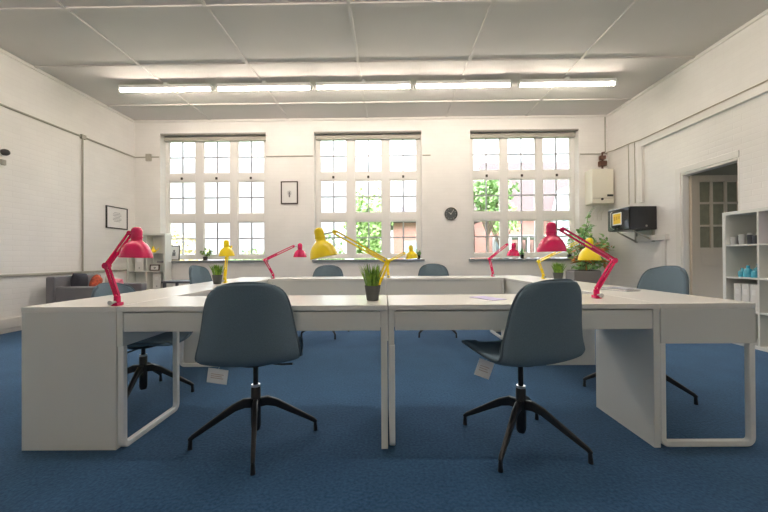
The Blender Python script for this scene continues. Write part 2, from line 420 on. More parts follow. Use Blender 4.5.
trim(MB().box((XR - .05, YF + .3, 2.90), (XR, 4.32, 3.0)).box((XR - .05, 4.24, 1.93), (XR, 4.32, 2.90)), 'trim')
trim(MB().tube([(XR - .02, YF + .3, 3.03), (XR - .02, 4.30, 3.035), (XR - .02, 4.55, 3.06), (XR - .03, 5.0, 3.07), (4.34, YB - .03, 3.07)], .009)
     .tube([(XR - .012, 4.46, 1.95), (XR - .012, 4.46, 3.04)], .006).tube([(XR - .012, 4.62, 1.95), (XR - .012, 4.62, 3.05)], .006), 'conduitdark', 0)
trim(MB().tube([(4.38, YB - .02, ZC - .05), (4.38, YB - .02, 3.1)], .012), 'conduit', 0)

# ------------------------------------------------------------------ fluorescent battens on the ceiling
def batten(x0, x1, y, label):
    t = thing('tube_light', label, 'ceiling light', ((x0 + x1) / 2, y, ZC), 0, 'fluorescent battens in a row on the ceiling')
    h = (x1 - x0) / 2
    MB().box((-h + .02, -.05, -.092), (h - .02, .05, -.04)).build('batten_body', 'whitemetal', t, smooth=0, bevel=.006)
    MB().tube([(-h + .03, 0, -.118), (h - .03, 0, -.118)], .016, 14).build('fluorescent_tube', 'tube', t)
    for sx in (-1, 1):
        MB().box((sx * (h - .015) - .015, -.026, -.14), (sx * (h - .015) + .015, .026, -.06)).build('lamp_holder', 'whitemetal', t, smooth=0, bevel=.006)
    MB().lathe([(.0, -.04), (.035, -.04), (.04, -.001), (0, -.001)], None, 16).build('ceiling_rose', 'whitemetal', t)
    return t
bl = ['first fluorescent batten of the ceiling row, at the end over the armchair side', 'second fluorescent batten of the row, above the window nearest the armchair', 'middle fluorescent batten of the ceiling row, above the middle window', 'fourth fluorescent batten of the row, over the wall with the round clock', 'last fluorescent batten of the ceiling row, at the boiler end']
bx = [(-4.375, -2.84), (-2.775, -1.225), (-1.175, .385), (.435, 1.98), (2.09, 3.64)]
for (a, c), l in zip(bx, bl): batten(a, c, 3.75, l)
bl2 = ['first', 'second', 'third', 'fourth', 'fifth']  # this second batten row is added out of view for fill light
for (a, c), l in zip(bx, bl2):
    o = batten(a, c, FILL_ROW_Y, f'{l} unseen fluorescent batten of the added fill row, over the front of the room'); o['group'] = 'unseen fill battens added over the front of the room'

# ------------------------------------------------------------------ desks
def make_desk():
    W, DP = 1.414, .497
    t = thing('desk', 'white desk', 'desk', (0, 0, 0), 0, 'white desks joined into one island')
    x0 = .003
    MB().box((x0, 0, .722), (x0 + W, DP, .75)).build('tabletop', 'whitetop', t, smooth=0, bevel=.003)
    MB().box((x0 + W - .034, .002, 0), (x0 + W, DP, .7215)).build('side_panel', 'white', t, smooth=0, bevel=.002)
    MB().box((x0, .002, .54), (x0 + .03, DP, .7215)).build('side_apron', 'white', t, smooth=0, bevel=.002)
    MB().box((x0 + .031, DP - .03, .54), (x0 + W - .035, DP - .01, .7215)).build('back_panel', 'white', t, smooth=0, bevel=.002)
    # loop leg: two posts and a floor bar, rounded lower corners
    lx = x0 + .018; r = .03; y0, y1 = .018, .484
    path = [(lx, y0, .54), (lx, y0, r + .02)]
    for i in range(1, 6): a = i / 6 * PI / 2; path.append((lx, y0 + r - r * math.cos(a), .015 + r - r * math.sin(a)))
    path += [(lx, y0 + r, .015), (lx, y1 - r, .015)]
    for i in range(1, 6): a = i / 6 * PI / 2; path.append((lx, y1 - r + r * math.sin(a), .015 + r - r * math.cos(a)))
    path += [(lx, y1, r + .02), (lx, y1, .54)]
    path = [p for i, p in enumerate(path)]
    MB().strip(path, .03, .03, up=(1, 0, 0)).build('loop_leg', 'whitemetal', t, smooth=50, bevel=.004)
    d = MB().box((x0 + .034, .003, .617), (x0 + W - .037, .021, .716)).build('drawer', 'white', t, smooth=0, bevel=.002)
    MB().box((x0 + .05, .022, .625), (x0 + W - .06, .40, .63)).box((x0 + .05, .022, .63), (x0 + .062, .40, .70)).box((x0 + W - .072, .022, .63), (x0 + W - .06, .40, .70)).box((x0 + .062, .39, .63), (x0 + W - .072, .40, .70)).build('drawer_box', 'white', d, smooth=0)
    return t
DESKS = [  # origin in island frame, rotation, label
    ((-1.42, 0), 0, 'white front desk with its drawer facing out, on the armchair side of the middle seam'),
    ((0, 0), 0, 'white front desk with its drawer facing out, on the shelving side of the middle seam'),
    ((-1.92, 1.42), -PI / 2, 'white desk whose plain full-height end panel closes the front corner near the armchair'),
    ((-1.92, 2.84), -PI / 2, 'white desk with potted grass and yellow lamp, behind the one with front-facing end panel'),
    ((1.92, 0), PI / 2, 'white desk with an open white loop leg showing at the corner beside the shelving unit'),
    ((1.92, 1.42), PI / 2, 'white desk with a grass pot, behind the desk with the corner loop leg'),
    ((0, 2.84), PI, 'white desk across the far side under the windows, back panel inward, armchair half'),
    ((1.42, 2.84), PI, 'white desk across the far side under the windows, back panel inward, boiler half'),
]
proto = make_desk()
for i, (og, rz, lab) in enumerate(DESKS):
    o = proto if i == 0 else copy_tree(proto)
    o.location = D(*og); o.rotation_euler = (0, 0, rz + DR); o['label'] = lab

# ------------------------------------------------------------------ chairs
def catmull(pts, t):
    n_ = len(pts) - 1; s = min(max(t, 0), .99999) * n_; i = int(s); u = s - i
    g = lambda k: Vector(pts[min(max(k, 0), n_)])
    p0, p1, p2, p3 = g(i - 1), g(i), g(i + 1), g(i + 2)
    return .5 * ((2 * p1) + (-p0 + p2) * u + (2 * p0 - 5 * p1 + 4 * p2 - p3) * u * u + (-p0 + 3 * p1 - 3 * p2 + p3) * u ** 3)
# y forward, z up from seat reference, half width
PROF = [(.265, -.012, .205), (.20, .006, .235), (.08, .0, .246), (-.05, -.010, .250), (-.14, -.008, .250), (-.195, .025, .248), (-.222, .09, .238), (-.236, .19, .218), (-.250, .28, .203), (-.268, .36, .182), (-.283, .415, .160)]
def shell_mesh(k0, k1, z0):
    NU, NV = 34, 13
    mb = MB(); rows = []
    for i in range(NU):
        t = k0 + (k1 - k0) * i / (NU - 1)
        p = catmull(PROF, t); y, z, w = p; 
        e = t / .12
        if e < 1: w *= (max(0, 1 - (1 - e) ** 2.6)) ** .5 * .45 + .55
        if t > .86: w *= 1 - .20 * ((t - .86) / .14) ** 2.2
        back = min(max((t - .42) / .2, 0), 1)
        row = []
        for j in range(NV):
            s = -1 + 2 * j / (NV - 1); x = w * s; q = abs(s) ** 2.4
            row.append((x, y + back * .055 * q, z0 + z + (1 - back) * .030 * q - max(0, (t - .72) / .28) ** 1.5 * .024 * abs(s) ** 2.5))
        rows.append(row)
    vs = [v for r in rows for v in r]; fs = []
    for i in range(NU - 1):
        for j in range(NV - 1): fs.append((i * NV + j, i * NV + j + 1, (i + 1) * NV + j + 1, (i + 1) * NV + j))
    return mb.add(vs, fs), rows
def make_chair(hub, face, base, seat_z, label, tag_label=None):
    """face: heading of the sitter, 0 = +Y, positive turns towards -X; base: rotation of the four-star foot"""
    loc = D(*hub); t = thing('swivel_chair', label, 'chair', loc, DR, 'slate blue swivel chairs round the desks')
    R = Matrix.Rotation(face, 4, 'Z')
    mb, rows = shell_mesh(0, 1, seat_z + .012)
    o = mb.build('seat_shell', 'fabric', t, smooth=180, solid=.03, sub=1); o.matrix_local = R
    # piping along the edge of the shell
    edge = [r[0] for r in rows] + rows[-1][1:-1] + [r[-1] for r in reversed(rows)] + rows[0][-2:0:-1]
    pp = MB().tube(edge + [edge[0]], .0065, 6, False).build('edge_piping', 'seam', o, smooth=180)
    # seat carrier
    c = MB().lathe([(.0, seat_z - .035), (.09, seat_z - .032), (.11, seat_z - .012), (0, seat_z - .012)], None, 20); c = c.build('seat_carrier', 'black', t)
    c.matrix_local = R
    MB().tube([(.05, 0, seat_z - .035), (.14, -.02, seat_z - .045), (.20, -.03, seat_z - .042)], .006, 8).build('height_lever', 'black', c)
    MB().tube([(0, 0, .3), (0, 0, seat_z - .02)], .014, 14).build('gas_column', 'black', t)
    MB().tube([(0, 0, .293), (0, 0, .305)], .024, 16).build('collar', 'chrome', t)
    MB().tube([(0, 0, .055), (0, 0, .075), (0, 0, .285), (0, 0, .294)], [.02, .026, .026, .022], 16).build('column_sleeve', 'black', t)
    for k in range(4):
        a = base + k * PI / 2; d = Vector((math.cos(a), math.sin(a), 0))
        path = [d * .022 + Vector((0, 0, .205)), d * .06 + Vector((0, 0, .208)), d * .11 + Vector((0, 0, .190)), d * .31 + Vector((0, 0, .066)), d * .33 + Vector((0, 0, .048))]
        lg = MB().strip(path, [.026, .028, .027, .02, .018], [.052, .05, .04, .024, .02]).build('leg', 'black', t, smooth=50, bevel=.006)
        MB().tube([d * .322 + Vector((0, 0, .054)), d * .324 + Vector((0, 0, .004)), d * .324 + Vector((0, 0, .0015))], [.009, .012, .012], 10).build('foot', 'black', lg)
    return t
CH = [
    ((-.730, .105), math.radians(11), math.radians(18), .455, 'slate blue swivel chair with its back to the viewer, squared up to the front desk'),
    ((.715, .065), math.radians(17), math.radians(-37.5), .463, 'slate blue swivel chair at the front desk turned so its seat edge shows'),
    ((1.79, .69), PI / 2 + .06, math.radians(-31), .495, 'slate blue swivel chair at the desk beside the doorway, white loop leg below'),
    ((-1.775, .71), -PI / 2 - .05, math.radians(14), .395, 'slate blue swivel chair lowered beneath the desk near the armchair, seen through the loop leg'),
    ((-1.83, 1.98), -PI / 2, math.radians(30), .495, 'slate blue swivel chair at the desk before the framed photo on the sill'),
    ((-.79, 2.72), PI, math.radians(30), .47, 'dark slate swivel chair at the far desk, below the middle window'),
    ((.65, 2.72), PI, math.radians(42), .48, 'light blue swivel chair at the far desk below the round clock'),
]
for c in CH: make_chair(*c)

# tags hanging under the two front chairs
def swing_tag(p, w, h, rz, tilt, label, cord_to):
    o = thing('swing_tag', label, 'label', p, rz, 'card tags hanging under the front chairs')
    mtx = Matrix.Rotation(tilt, 4, 'Y')
    MB().box((-w / 2, -.0008, -h), (w / 2, .0008, 0), mtx).build('card', 'paper', o, smooth=0)
    m2 = MB()
    for i in range(3): m2.box((-w * .32, -.0016, -h * (.4 + i * .13)), (w * (.30 - .08 * (i % 2)), -.0008, -h * (.4 + i * .13) + .004), mtx)
    m2.build('printed_text', 'paleink', o, smooth=0)
    MB().tube([(0, 0, -.004), Vector(cord_to) - Vector(p) + Vector((0, 0, 0))], .001, 5).build('string', 'paper', o)
    return o
p = D(-.875, -.02, .428); swing_tag(p, .105, .075, 0, math.radians(8), 'white card tag hanging under the squared-up front chair', p + Vector((.0, .02, .022)))
p = D(.545, .10, .428); swing_tag(p, .085, .095, 0, math.radians(20), 'white card tag hanging under the turned front chair', p + Vector((.0, .01, .016)))

# ------------------------------------------------------------------ desk lamps
def make_lamp(base, elbow, tip, head, axis, colour, label, sc=1.0, z=.75):
    """all in island coordinates; head = centre of the shade mouth; axis = from mouth up to the neck"""
    B = D(base[0], base[1], z + .001); t = thing('desk_lamp', label, 'lamp', B, 0, 'adjustable arm lamps on the desks')
    E = D(*elbow) - B; T = D(*tip) - B; H = D(*head) - B
    c = MB().box((-.018, -.024, 0), (.018, .024, .018)).lathe([(.0, .018), (.016, .018), (.016, .05), (.011, .055), (0, .055)], None, 14)
    cl = c.build('clamp', colour, t, smooth=40, bevel=.003)
    MB().tube([(0, 0, .02), (.0, -.045, .02)], .007, 10).tube([(0, -.045, .02), (0, -.05, .02)], .013, 10).build('clamp_screw', 'chrome', cl)
    def arm(name, p, q, gap):
        d = (q - p).normalized(); sd = d.cross(Vector((0, 1, 0)))
        if sd.length < .2: sd = d.cross(Vector((1, 0, 0)))
        sd.normalize(); m_ = MB()
        for s in (-1, 1): m_.strip([p + sd * gap * s, q + sd * gap * s], .011, .011)
        o = m_.build(name, colour, t, smooth=0, bevel=.001)
        L = (q - p).length
        MB().tube([p + d * L * .08, p + d * L * .42], .004, 8).build('spring', colour, o)
        return o
    S = Vector((0, 0, .05))
    la = arm('lower_arm', S, E, .0095); ua = arm('upper_arm', E, T, .0105)
    yv = Vector((0, 1, 0))
    j = MB().tube([E - yv * .014, E + yv * .014], .017, 14); j.build('elbow_joint', colour, t)
    j = MB().tube([T - yv * .012, T + yv * .012], .013, 14); j.build('head_joint', colour, t)
    ax = Vector(axis).normalized(); q = Vector((0, 0, 1)).rotation_difference(ax).to_matrix().to_4x4()
    mtx = Matrix.Translation(H) @ q @ Matrix.Scale(sc, 4)
    outer = [(.080, .0), (.080, .004), (.0785, .012), (.075, .028), (.069, .046), (.060, .063), (.048, .078), (.036, .088), (.0285, .094), (.0275, .100), (.0275, .146), (.0255, .157), (.020, .166), (.011, .171), (.0, .172)]
    inner = [(.0, .160), (.020, .156), (.0245, .146), (.0245, .100), (.032, .087), (.044, .076), (.056, .061), (.066, .044), (.072, .027), (.0755, .011), (.0775, .0), (.080, 0)]
    sh = MB().lathe(outer, mtx, 32).build('lamp_shade', colour, t, smooth=35)
    MB().lathe(inner, mtx, 32).build('shade_lining', 'pinkin', sh, smooth=35)
    MB().lathe([(0, .02), (.018, .024), (.026, .042), (.022, .065), (.014, .085), (.013, .15)], mtx, 16).build('bulb', 'bulb', sh)
    MB().lathe([(.0278, .108), (.0305, .110), (.0305, .118), (.0278, .120)], mtx, 24).build('neck_ring', colour, sh)
    neck = mtx @ Vector((0, 0, .13))
    d = (T - neck).normalized()
    MB().tube([T, neck + d * .03], .006, 8).build('head_bracket', 'chrome', t)
    return t
P_, Y_ = 'pink', 'yellow'
LAMPS = [
    ((-1.44, .035), (-1.516, .06, .963), (-1.455, .15, 1.145), (-1.400, .12, 1.006), (.03, 0, 1), P_, 'pink arm lamp on the front corner desk beside the armchair, shade tilted to the shelving'),
    ((1.235, .24), (1.372, .29, .972), (1.08, .33, 1.165), (1.015, .33, 1.028), (-.01, 0, 1), P_, 'large pink arm lamp on the front desk before the slate chair by the doorway', 1.06),
    ((-.07, .43), (.005, .47, .970), (-.343, .47, 1.168), (-.412, .47, 1.003), (-.20, 0, .98), Y_, 'large yellow arm lamp behind the potted grass at the middle seam', 1.16),
    ((.03, 2.47), (.01, 2.52, .945), (.235, 2.58, 1.055), (.335, 2.62, .985), (-.10, 0, .9), Y_, 'small yellow arm lamp on the far desk, before the middle window sill'),
    ((-1.665, 1.76), (-1.675, 1.82, 1.0), (-1.695, 1.97, 1.13), (-1.695, 1.87, 1.025), (-.02, -.02, 1), Y_, 'yellow arm lamp seen head-on beside potted grass, before the first window'),
    ((-1.385, 2.43), (-1.475, 2.40, .98), (-1.12, 2.40, 1.145), (-1.045, 2.40, 1.010), (.0, 0, 1), P_, 'pink arm lamp at the armchair end of the far desks, arm stretched sideways'),
    ((1.36, 2.60), (1.325, 2.62, .975), (1.565, 2.66, 1.16), (1.645, 2.66, 1.010), (.05, 0, 1), P_, 'small pink arm lamp at the far corner, under the window by the boiler'),
    ((1.765, 2.08), (1.72, 2.10, .945), (2.20, 2.14, 1.17), (2.33, 2.16, .955), (.0, 0, 1), Y_, 'yellow arm lamp in front of the tall leafy plant', 1.5),
]
for l in LAMPS: make_lamp(*l)

# ------------------------------------------------------------------ plants
def blades(mb, n_, r, h, spread, w, rng):
    for i in range(n_):
        a = rng.uniform(0, 2 * PI); rr = r * math.sqrt(rng.random()); hh = h * rng.uniform(.6, 1.0)
        p0 = Vector((rr * math.cos(a), rr * math.sin(a), 0)); out = Vector((math.cos(a), math.sin(a), 0)) * spread * rng.uniform(.2, 1) * (rr / r + .2)
        sd = Vector((-math.sin(a + rng.uniform(-1, 1)), math.cos(a + rng.uniform(-1, 1)), 0)).normalized()
        pts = [p0, p0 + out * .3 + Vector((0, 0, hh * .45)), p0 + out * .65 + Vector((0, 0, hh * .8)), p0 + out + Vector((0, 0, hh))]
        ws = [w * .8, w, w * .7, .0003]
        vs = []; fs = []
        for q, k in zip(pts, ws): vs += [q - sd * k, q + sd * k]
        for k in range(3): fs.append((2 * k, 2 * k + 1, 2 * k + 3, 2 * k + 2))
        mb.add(vs, fs)
def potted_grass(p, label, s=1.0, seed=1, h=.115, group='grass pots on the desks'):
    rng = random.Random(seed); t = thing('potted_grass', label, 'plant', p, 0, group)
    pr = [(0, .001), (.030 * s, .001), (.033 * s, .005), (.043 * s, .078 * s), (.044 * s, .082 * s), (.040 * s, .082 * s), (.038 * s, .07 * s), (0, .07 * s)]
    MB().lathe(pr, None, 24).build('pot', 'pot', t)
    MB().lathe([(.038 * s, .071 * s), (.02 * s, .074 * s), (0, .075 * s)], None, 16).build('soil', 'soil', t)
    m_ = MB(); blades(m_, 150, .034 * s, h, .045, .0032, rng)
    o = m_.build('grass_blades', 'grass', t, smooth=0, recalc=False); o.location = (0, 0, .07 * s)
    return t
potted_grass(D(-.085, .20, .75), 'grass in a grey pot at the seam of the front desks', 1.06, 1, .145)
potted_grass(D(-1.655, 1.58, .75), 'grass in a grey pot beside the yellow lamp seen head-on', 1.1, 2, .12)
potted_grass(D(1.70, 1.62, .75), 'grass in a grey pot behind the turned front chair', 1.1, 3, .12)

def leaf_quad(mb, p, d, nrm, L, w):
    d = d.normalized(); sd = d.cross(nrm)
    if sd.length < 1e-3: sd = Vector((1, 0, 0))
    sd.normalize(); up = sd.cross(d)
    vs = [p, p + d * L * .35 + sd * w + up * L * .06, p + d * L, p + d * L * .35 - sd * w + up * L * .06, p + d * L * .5 + up * L * .02]
    mb.add([vs[0], vs[1], vs[4], vs[3], vs[2]], [(0, 1, 2), (0, 2, 3), (2, 1, 4), (3, 2, 4)])
def rand_dir(rng): 
    while True:
        v = Vector((rng.uniform(-1, 1), rng.uniform(-1, 1), rng.uniform(-1, 1)))
        if .1 < v.length < 1: return v.normalized()
def sill_plant(p, label, mat, seed, r=.09, h=.16, potr=.04, n_=70):
    rng = random.Random(seed); t = thing('sill_plant', label, 'plant', p, 0, 'small plants on the window sills')
    MB().lathe([(0, .001), (potr * .8, .001), (potr, .075), (potr * .88, .075), (potr * .85, .062), (0, .062)], None, 20).build('pot', 'darkframe', t)
    st = MB(); lf_ = MB()
    for i in range(9):
        a = rng.uniform(0, 2 * PI); q = Vector((math.cos(a) * r * rng.uniform(.3, 1), math.sin(a) * r * .6 * rng.uniform(.3, 1), h * rng.uniform(.55, 1)))
        st.tube([(0, 0, .06), q * .6 + Vector((0, 0, .03)), q], .0025, 5)
        for k in range(n_ // 9):
            leaf_quad(lf_, q * rng.uniform(.5, 1.05) + Vector((0, 0, .02)), rand_dir(rng) + Vector((0, 0, .3)), rand_dir(rng), rng.uniform(.035, .06), rng.uniform(.01, .018))
    st.build('stem', 'stem', t); lf_.build('foliage', mat, t, smooth=0, recalc=False); return t
SZ = WZ0 + .0125
sill_plant((-3.80, YB + .06, SZ), 'small spreading plant in a black pot on the first window sill', 'grass', 4, .15, .22, .05, 110)
sill_plant((.61, YB + .05, SZ), 'small dark potted plant on the middle sill, behind the small yellow lamp', 'leaf', 5, .06, .16)
sill_plant((2.72, YB + .05, SZ), 'small potted plant on the sill beside the small pink lamp shade', 'leaf', 6, .06, .17)
sill_plant((3.68, YB + .05, SZ), 'lime green potted plant at the boiler end of the sill', 'leafy', 8, .13, .2, .045, 110)

def tall_plant():
    rng = random.Random(21); t = thing('tall_plant', 'tall leafy plant with orange leaves in a grey planter below the boiler', 'plant', (3.54, 4.55, 0))
    b_ = MB().box((-.24, -.16, .001), (.24, .16, .74)); b_.build('planter', 'planter', t, smooth=0, bevel=.01)
    MB().box((-.22, -.14, .741), (.22, .14, .75)).build('soil', 'soil', t, smooth=0)
    st = MB(); l1 = MB(); l2 = MB()
    tips = []
    for i in range(28):
        x = rng.uniform(-.2, .80); y = rng.uniform(-.25, .2) if x < .3 else rng.uniform(.42, .55); z = rng.uniform(.95, 1.8) if -.05 < x < .35 else rng.uniform(.9, 1.5)
        q = Vector((x, y, z)); b0 = Vector((rng.uniform(-.08, .12), rng.uniform(-.06, .06), .75))
        st.tube([b0, b0 * .5 + q * .5 + Vector((-.04, 0, .08)), q], [.008, .006, .003], 6)
        for k in range(26):
            f = rng.uniform(.45, 1.05); pt = b0 * (1 - f) + q * f + rand_dir(rng) * .05
            d = rand_dir(rng); d.z = d.z * .6 - .1
            tgt = l2 if (pt.z < 1.25 and rng.random() < .35) else l1
            leaf_quad(tgt, pt, d, rand_dir(rng), rng.uniform(.08, .15), rng.uniform(.018, .032))
    for i in range(60):
        a = rng.uniform(0, 2 * PI); leaf_quad(l1, Vector((rng.uniform(-.2, .2), rng.uniform(-.12, .12), .76)), Vector((math.cos(a), math.sin(a), .9)), rand_dir(rng), rng.uniform(.08, .14), .018)
    for m_ in (st, l1, l2): m_.v = [(min(v[0], .86), min(v[1], .64), v[2]) for v in m_.v]
    st.build('stem', 'stem', t); l1.build('foliage', 'leaf', t, smooth=0, recalc=False); l2.build('orange_foliage', 'leafo', t, smooth=0, recalc=False)
tall_plant()

# ------------------------------------------------------------------ small things on the desks
o = tag(MB().box((-.055, -.10, 0), (.055, .10, .002)).build('paper_sheet', 'lilac', smooth=0), 'lilac paper sheet on the front desk beside the turned chair', 'paper')
o.location = D(.60, .27, .7505); o.rotation_euler = (0, 0, .5)
o = thing('notebook', 'closed grey notebook on the desk in front of the chair by the doorway', 'notebook', D(1.70, .72, .7505), .35)
MB().box((-.07, -.10, 0), (.07, .10, .003)).box((-.07, -.10, .013), (.07, .10, .016)).build('cover', 'greybook', o, smooth=0)
MB().box((-.067, -.097, .003), (.067, .097, .013)).build('page_block', 'paper', o, smooth=0)

# ------------------------------------------------------------------ wall things
def picture(name, label, origin, w, h, frame_mat, art, axis, bw=.02, tilt=0, cat='picture'):
    """axis 'y': hangs on the back wall facing -Y; 'x': on the armchair-side wall facing +X"""
    t = thing(name, label, cat, origin)
    if axis == 'x': t.rotation_euler = (tilt, 0, PI / 2)
    else: t.rotation_euler = (tilt, 0, 0)
    f = MB(); d = .022
    f.box((-w / 2, -d, 0), (-w / 2 + bw, 0, h)).box((w / 2 - bw, -d, 0), (w / 2, 0, h)).box((-w / 2 + bw, -d, 0), (w / 2 - bw, 0, bw)).box((-w / 2 + bw, -d, h - bw), (w / 2 - bw, 0, h))
    f.build('picture_frame', frame_mat, t, smooth=0, bevel=.002)
    MB().box((-w / 2 + bw, -.012, bw), (w / 2 - bw, -.002, h - bw)).build('mount_board', 'mat_board', t, smooth=0)
    a = MB()
    if art == 'text':
        for k in range(7):
            ww = w * (.20 if k % 3 else .14); zz = h * (.72 - k * .065)
            a.box((-ww, -.0128, zz), (ww, -.0122, zz + h * .016))
    elif art == 'sketch':
        for k in range(8):
            an = k * PI / 4; a.tube([(0, -.0135, h * .48), (math.cos(an) * w * .13, -.0135, h * .48 + math.sin(an) * h * .11)], .004, 4)
        a.box((-w * .04, -.0128, h * .30), (w * .04, -.0122, h * .42))
    else:
        a.box((-w * .13, -.0128, h * .30), (w * .13, -.0122, h * .55)).lathe([(0, 0), (w * .09, 0), (w * .09, .0006), (0, .0006)], Matrix.Translation((0, -.0124, h * .64)) @ Matrix.Rotation(PI / 2, 4, 'X'), 16)
    a.build('printed_image', 'ink', t, smooth=0)
    return t
picture('framed_picture', 'small dark framed drawing on the wall between the first two windows', (-2.025, YB - .001, 2.11), .35, .465, 'brownframe', 'sketch', 'y', .022)
picture('framed_picture', 'black framed text print on the side wall above the wall bookcase', (XL + .001, 4.77, 1.585), .52, .42, 'darkframe', 'text', 'x', .02)
picture('framed_photo', 'black framed photo leaning in the first window beside the wall bookcase', (-4.48, YB + .09, SZ + .001), .25, .31, 'darkframe', 'figure', 'y', .018, -.12, 'picture')
# clock
t = thing('wall_clock', 'round dark wall clock between the second and third windows', 'clock', (1.268, YB, 1.882)); t.rotation_euler = (PI / 2, 0, 0)
MB().lathe([(.118, .0), (.122, .012), (.122, .026), (.112, .03), (.108, .024), (.108, 0)], None, 40).build('rim', 'black', t)
MB().lathe([(0, .012), (.109, .012), (.109, .001), (0, .001)], None, 40).build('clock_face', 'clockface', t)
b = MB()
for k in range(12):
    b.box((-.003, .084, .0122), (.003, .1, .0135), Matrix.Rotation(k * PI / 6, 4, 'Z'))
b.build('hour_marks', 'mat_board', t, smooth=0)
MB().box((-.004, -.015, .015), (.004, .055, .017), Matrix.Rotation(1.0, 4, 'Z')).build('hour_hand', 'mat_board', t, smooth=0)
MB().box((-.003, -.018, .018), (.003, .085, .02), Matrix.Rotation(-.6, 4, 'Z')).build('minute_hand', 'mat_board', t, smooth=0)
t.scale = (1.06, 1.06, 1)
# boiler
t = thing('wall_mounted_boiler', 'cream wall boiler in the corner beside the last window', 'boiler', (4.18, YB - .001, 2.03))
MB().box((-.21, -.26, 0), (.21, 0, .68)).build('casing', 'boiler', t, smooth=0, bevel=.015)
MB().box((-.20, -.268, .10), (.20, -.261, .105)).build('panel_seam', 'lintel', t, smooth=0)
MB().box((.075, -.272, .135), (.19, -.261, .175)).build('display', 'micro', t, smooth=0, bevel=.003)
MB().lathe([(0, .012), (.022, .012), (.024, 0), (0, 0)], Matrix.Translation((-.02, -.261, .085)) @ Matrix.Rotation(PI / 2, 4, 'X'), 16).build('control_knob', 'micro', t)
for k in range(4):
    x = -.14 + k * .085; MB().tube([(x, -.12, -.002), (x, -.12, -.08), (x, -.06, -.13), (x, -.02, -.16), (x, -.02, -.3)], .009, 8).build('pipe', 'trim', t)
t = thing('pipe_valve', 'brown valve fitting on the pipe above the boiler', 'valve', (4.30, YB - .001, 2.82))
MB().tube([(0, -.05, -.1), (0, -.05, .0), (0, -.05, .26), (0.05, -.04, .27)], .018, 10).build('pipe', 'copper', t)
MB().box((-.07, -.10, -.01), (.07, -.01, .09)).build('valve_body', 'copper', t, smooth=0, bevel=.012)
MB().box((-.055, -.09, .12), (.055, -.01, .20)).build('valve_cap', 'copper', t, smooth=0, bevel=.012)
# security sensor on the armchair-side wall
t = thing('wall_sensor', 'dark sensor dome high on the side wall, under the conduit', 'sensor', (XL, 2.80, 2.46))
MB().lathe([(0, .0), (.05, .0), (.05, .02), (0, .02)], Matrix.Rotation(PI / 2, 4, 'Y'), 20).build('mount_plate', 'whitemetal', t)
MB().lathe([(.042, .02), (.045, .05), (.036, .08), (.018, .095), (0, .098)], Matrix.Rotation(PI / 2, 4, 'Y'), 20).build('dome', 'sensor', t)
MB().box((0, -.03, -.17), (.03, .03, -.10)).build('junction_box', 'conduit', t, smooth=0, bevel=.004)

# black box appliance on its shelf by the doorway
t = thing('microwave', 'black microwave with a yellow sticker, high on the wall before the doorway', 'microwave', (XR - .012, 4.24, 1.44))
# local: front faces -X
MB().box((-.44, -.28, 0), (.0, .28, .385)).build('casing', 'micro', t, smooth=0, bevel=.008)
d_ = MB().box((-.458, -.278, .01), (-.441, .17, .375)).build('oven_door', 'microglass', t, smooth=0, bevel=.004)
MB().box((-.4595, -.10, .10), (-.4583, .135, .31)).build('sticker', 'mat_board', d_, smooth=0)
b = MB(); b.box((-.4608, -.08, .12), (-.4598, .115, .295)); b.build('sticker_print', 'sticker', d_, smooth=0)
b = MB()
for k in range(3): b.box((-.4616, -.06 + k * .06, .20 - .012 * k), (-.4609, -.02 + k * .06, .25))
b.build('sticker_picture', 'sticker2', d_, smooth=0)
MB().tube([(-.46, .145, .05), (-.485, .145, .07), (-.485, .145, .32), (-.46, .145, .34)], .007, 8).build('handle', 'chrome', d_)
MB().box((-.452, .175, .01), (-.441, .278, .375)).build('control_panel', 'micro', t, smooth=0, bevel=.003)
b = MB()
for k in range(8): b.box((-.30 + k * .02, -.2815, .22), (-.29 + k * .02, -.2802, .33))
b.build('vent_grille', 'black', t, smooth=0)
MB().lathe([(0, 0), (.018, 0), (.018, .002), (0, .002)], Matrix.Translation((-.17, -.2805, .06)) @ Matrix.Rotation(PI / 2, 4, 'X'), 14).build('round_badge', 'conduit', t)
for y in (-.2, .2):
    MB().box((-.02, y - .015, -.20), (.011, y + .015, .05)).strip([(-.01, y, -.18), (-.33, y, -.012)], .02, .02).build('bracket', 'conduit', t, smooth=0)
trim(MB().box((XR - .07, 3.72, 1.255), (XR, 4.36, 1.345)).box((XR - .03, 3.78, .25), (XR, 3.85, 1.255)), 'trim')

# ------------------------------------------------------------------ cube shelving
def cube_shelf(label, origin, rz, cols, rows, pitch=.365, depth=.39, group=None):
    t = thing('cube_shelf', label, 'bookcase', origin, rz)
    ot, it = .038, .017; W = cols * pitch + ot; H = rows * pitch + ot
    MB().box((0, 0, H - ot), (W, depth, H)).build('top_board', 'white', t, smooth=0, bevel=.002)
    MB().box((0, 0, 0), (W, depth, ot)).build('base_board', 'white', t, smooth=0, bevel=.002)
    for x in (0, W - ot): MB().box((x, 0, ot), (x + ot, depth, H - ot)).build('side_board', 'white', t, smooth=0, bevel=.002)
    for c in range(1, cols): MB().box((c * pitch + ot / 2 - it / 2, .005, ot), (c * pitch + ot / 2 + it / 2, depth - .005, H - ot)).build('upright', 'white', t, smooth=0)
    for c in range(cols):
        for r in range(1, rows):
            x0 = c * pitch + (ot if c == 0 else ot / 2 + it / 2); x1 = (c + 1) * pitch + (0 if c == cols - 1 else ot / 2 - it / 2)
            MB().box((x0, .005, r * pitch + ot / 2 - it / 2), (x1, depth - .005, r * pitch + ot / 2 + it / 2)).build('shelf_board', 'white', t, smooth=0)
    MB().box((.01, depth - .006, .01), (W - .01, depth - .001, H - .01)).build('back_board', 'white', t, smooth=0)
    return t
KX, KY = -5.22, 5.0
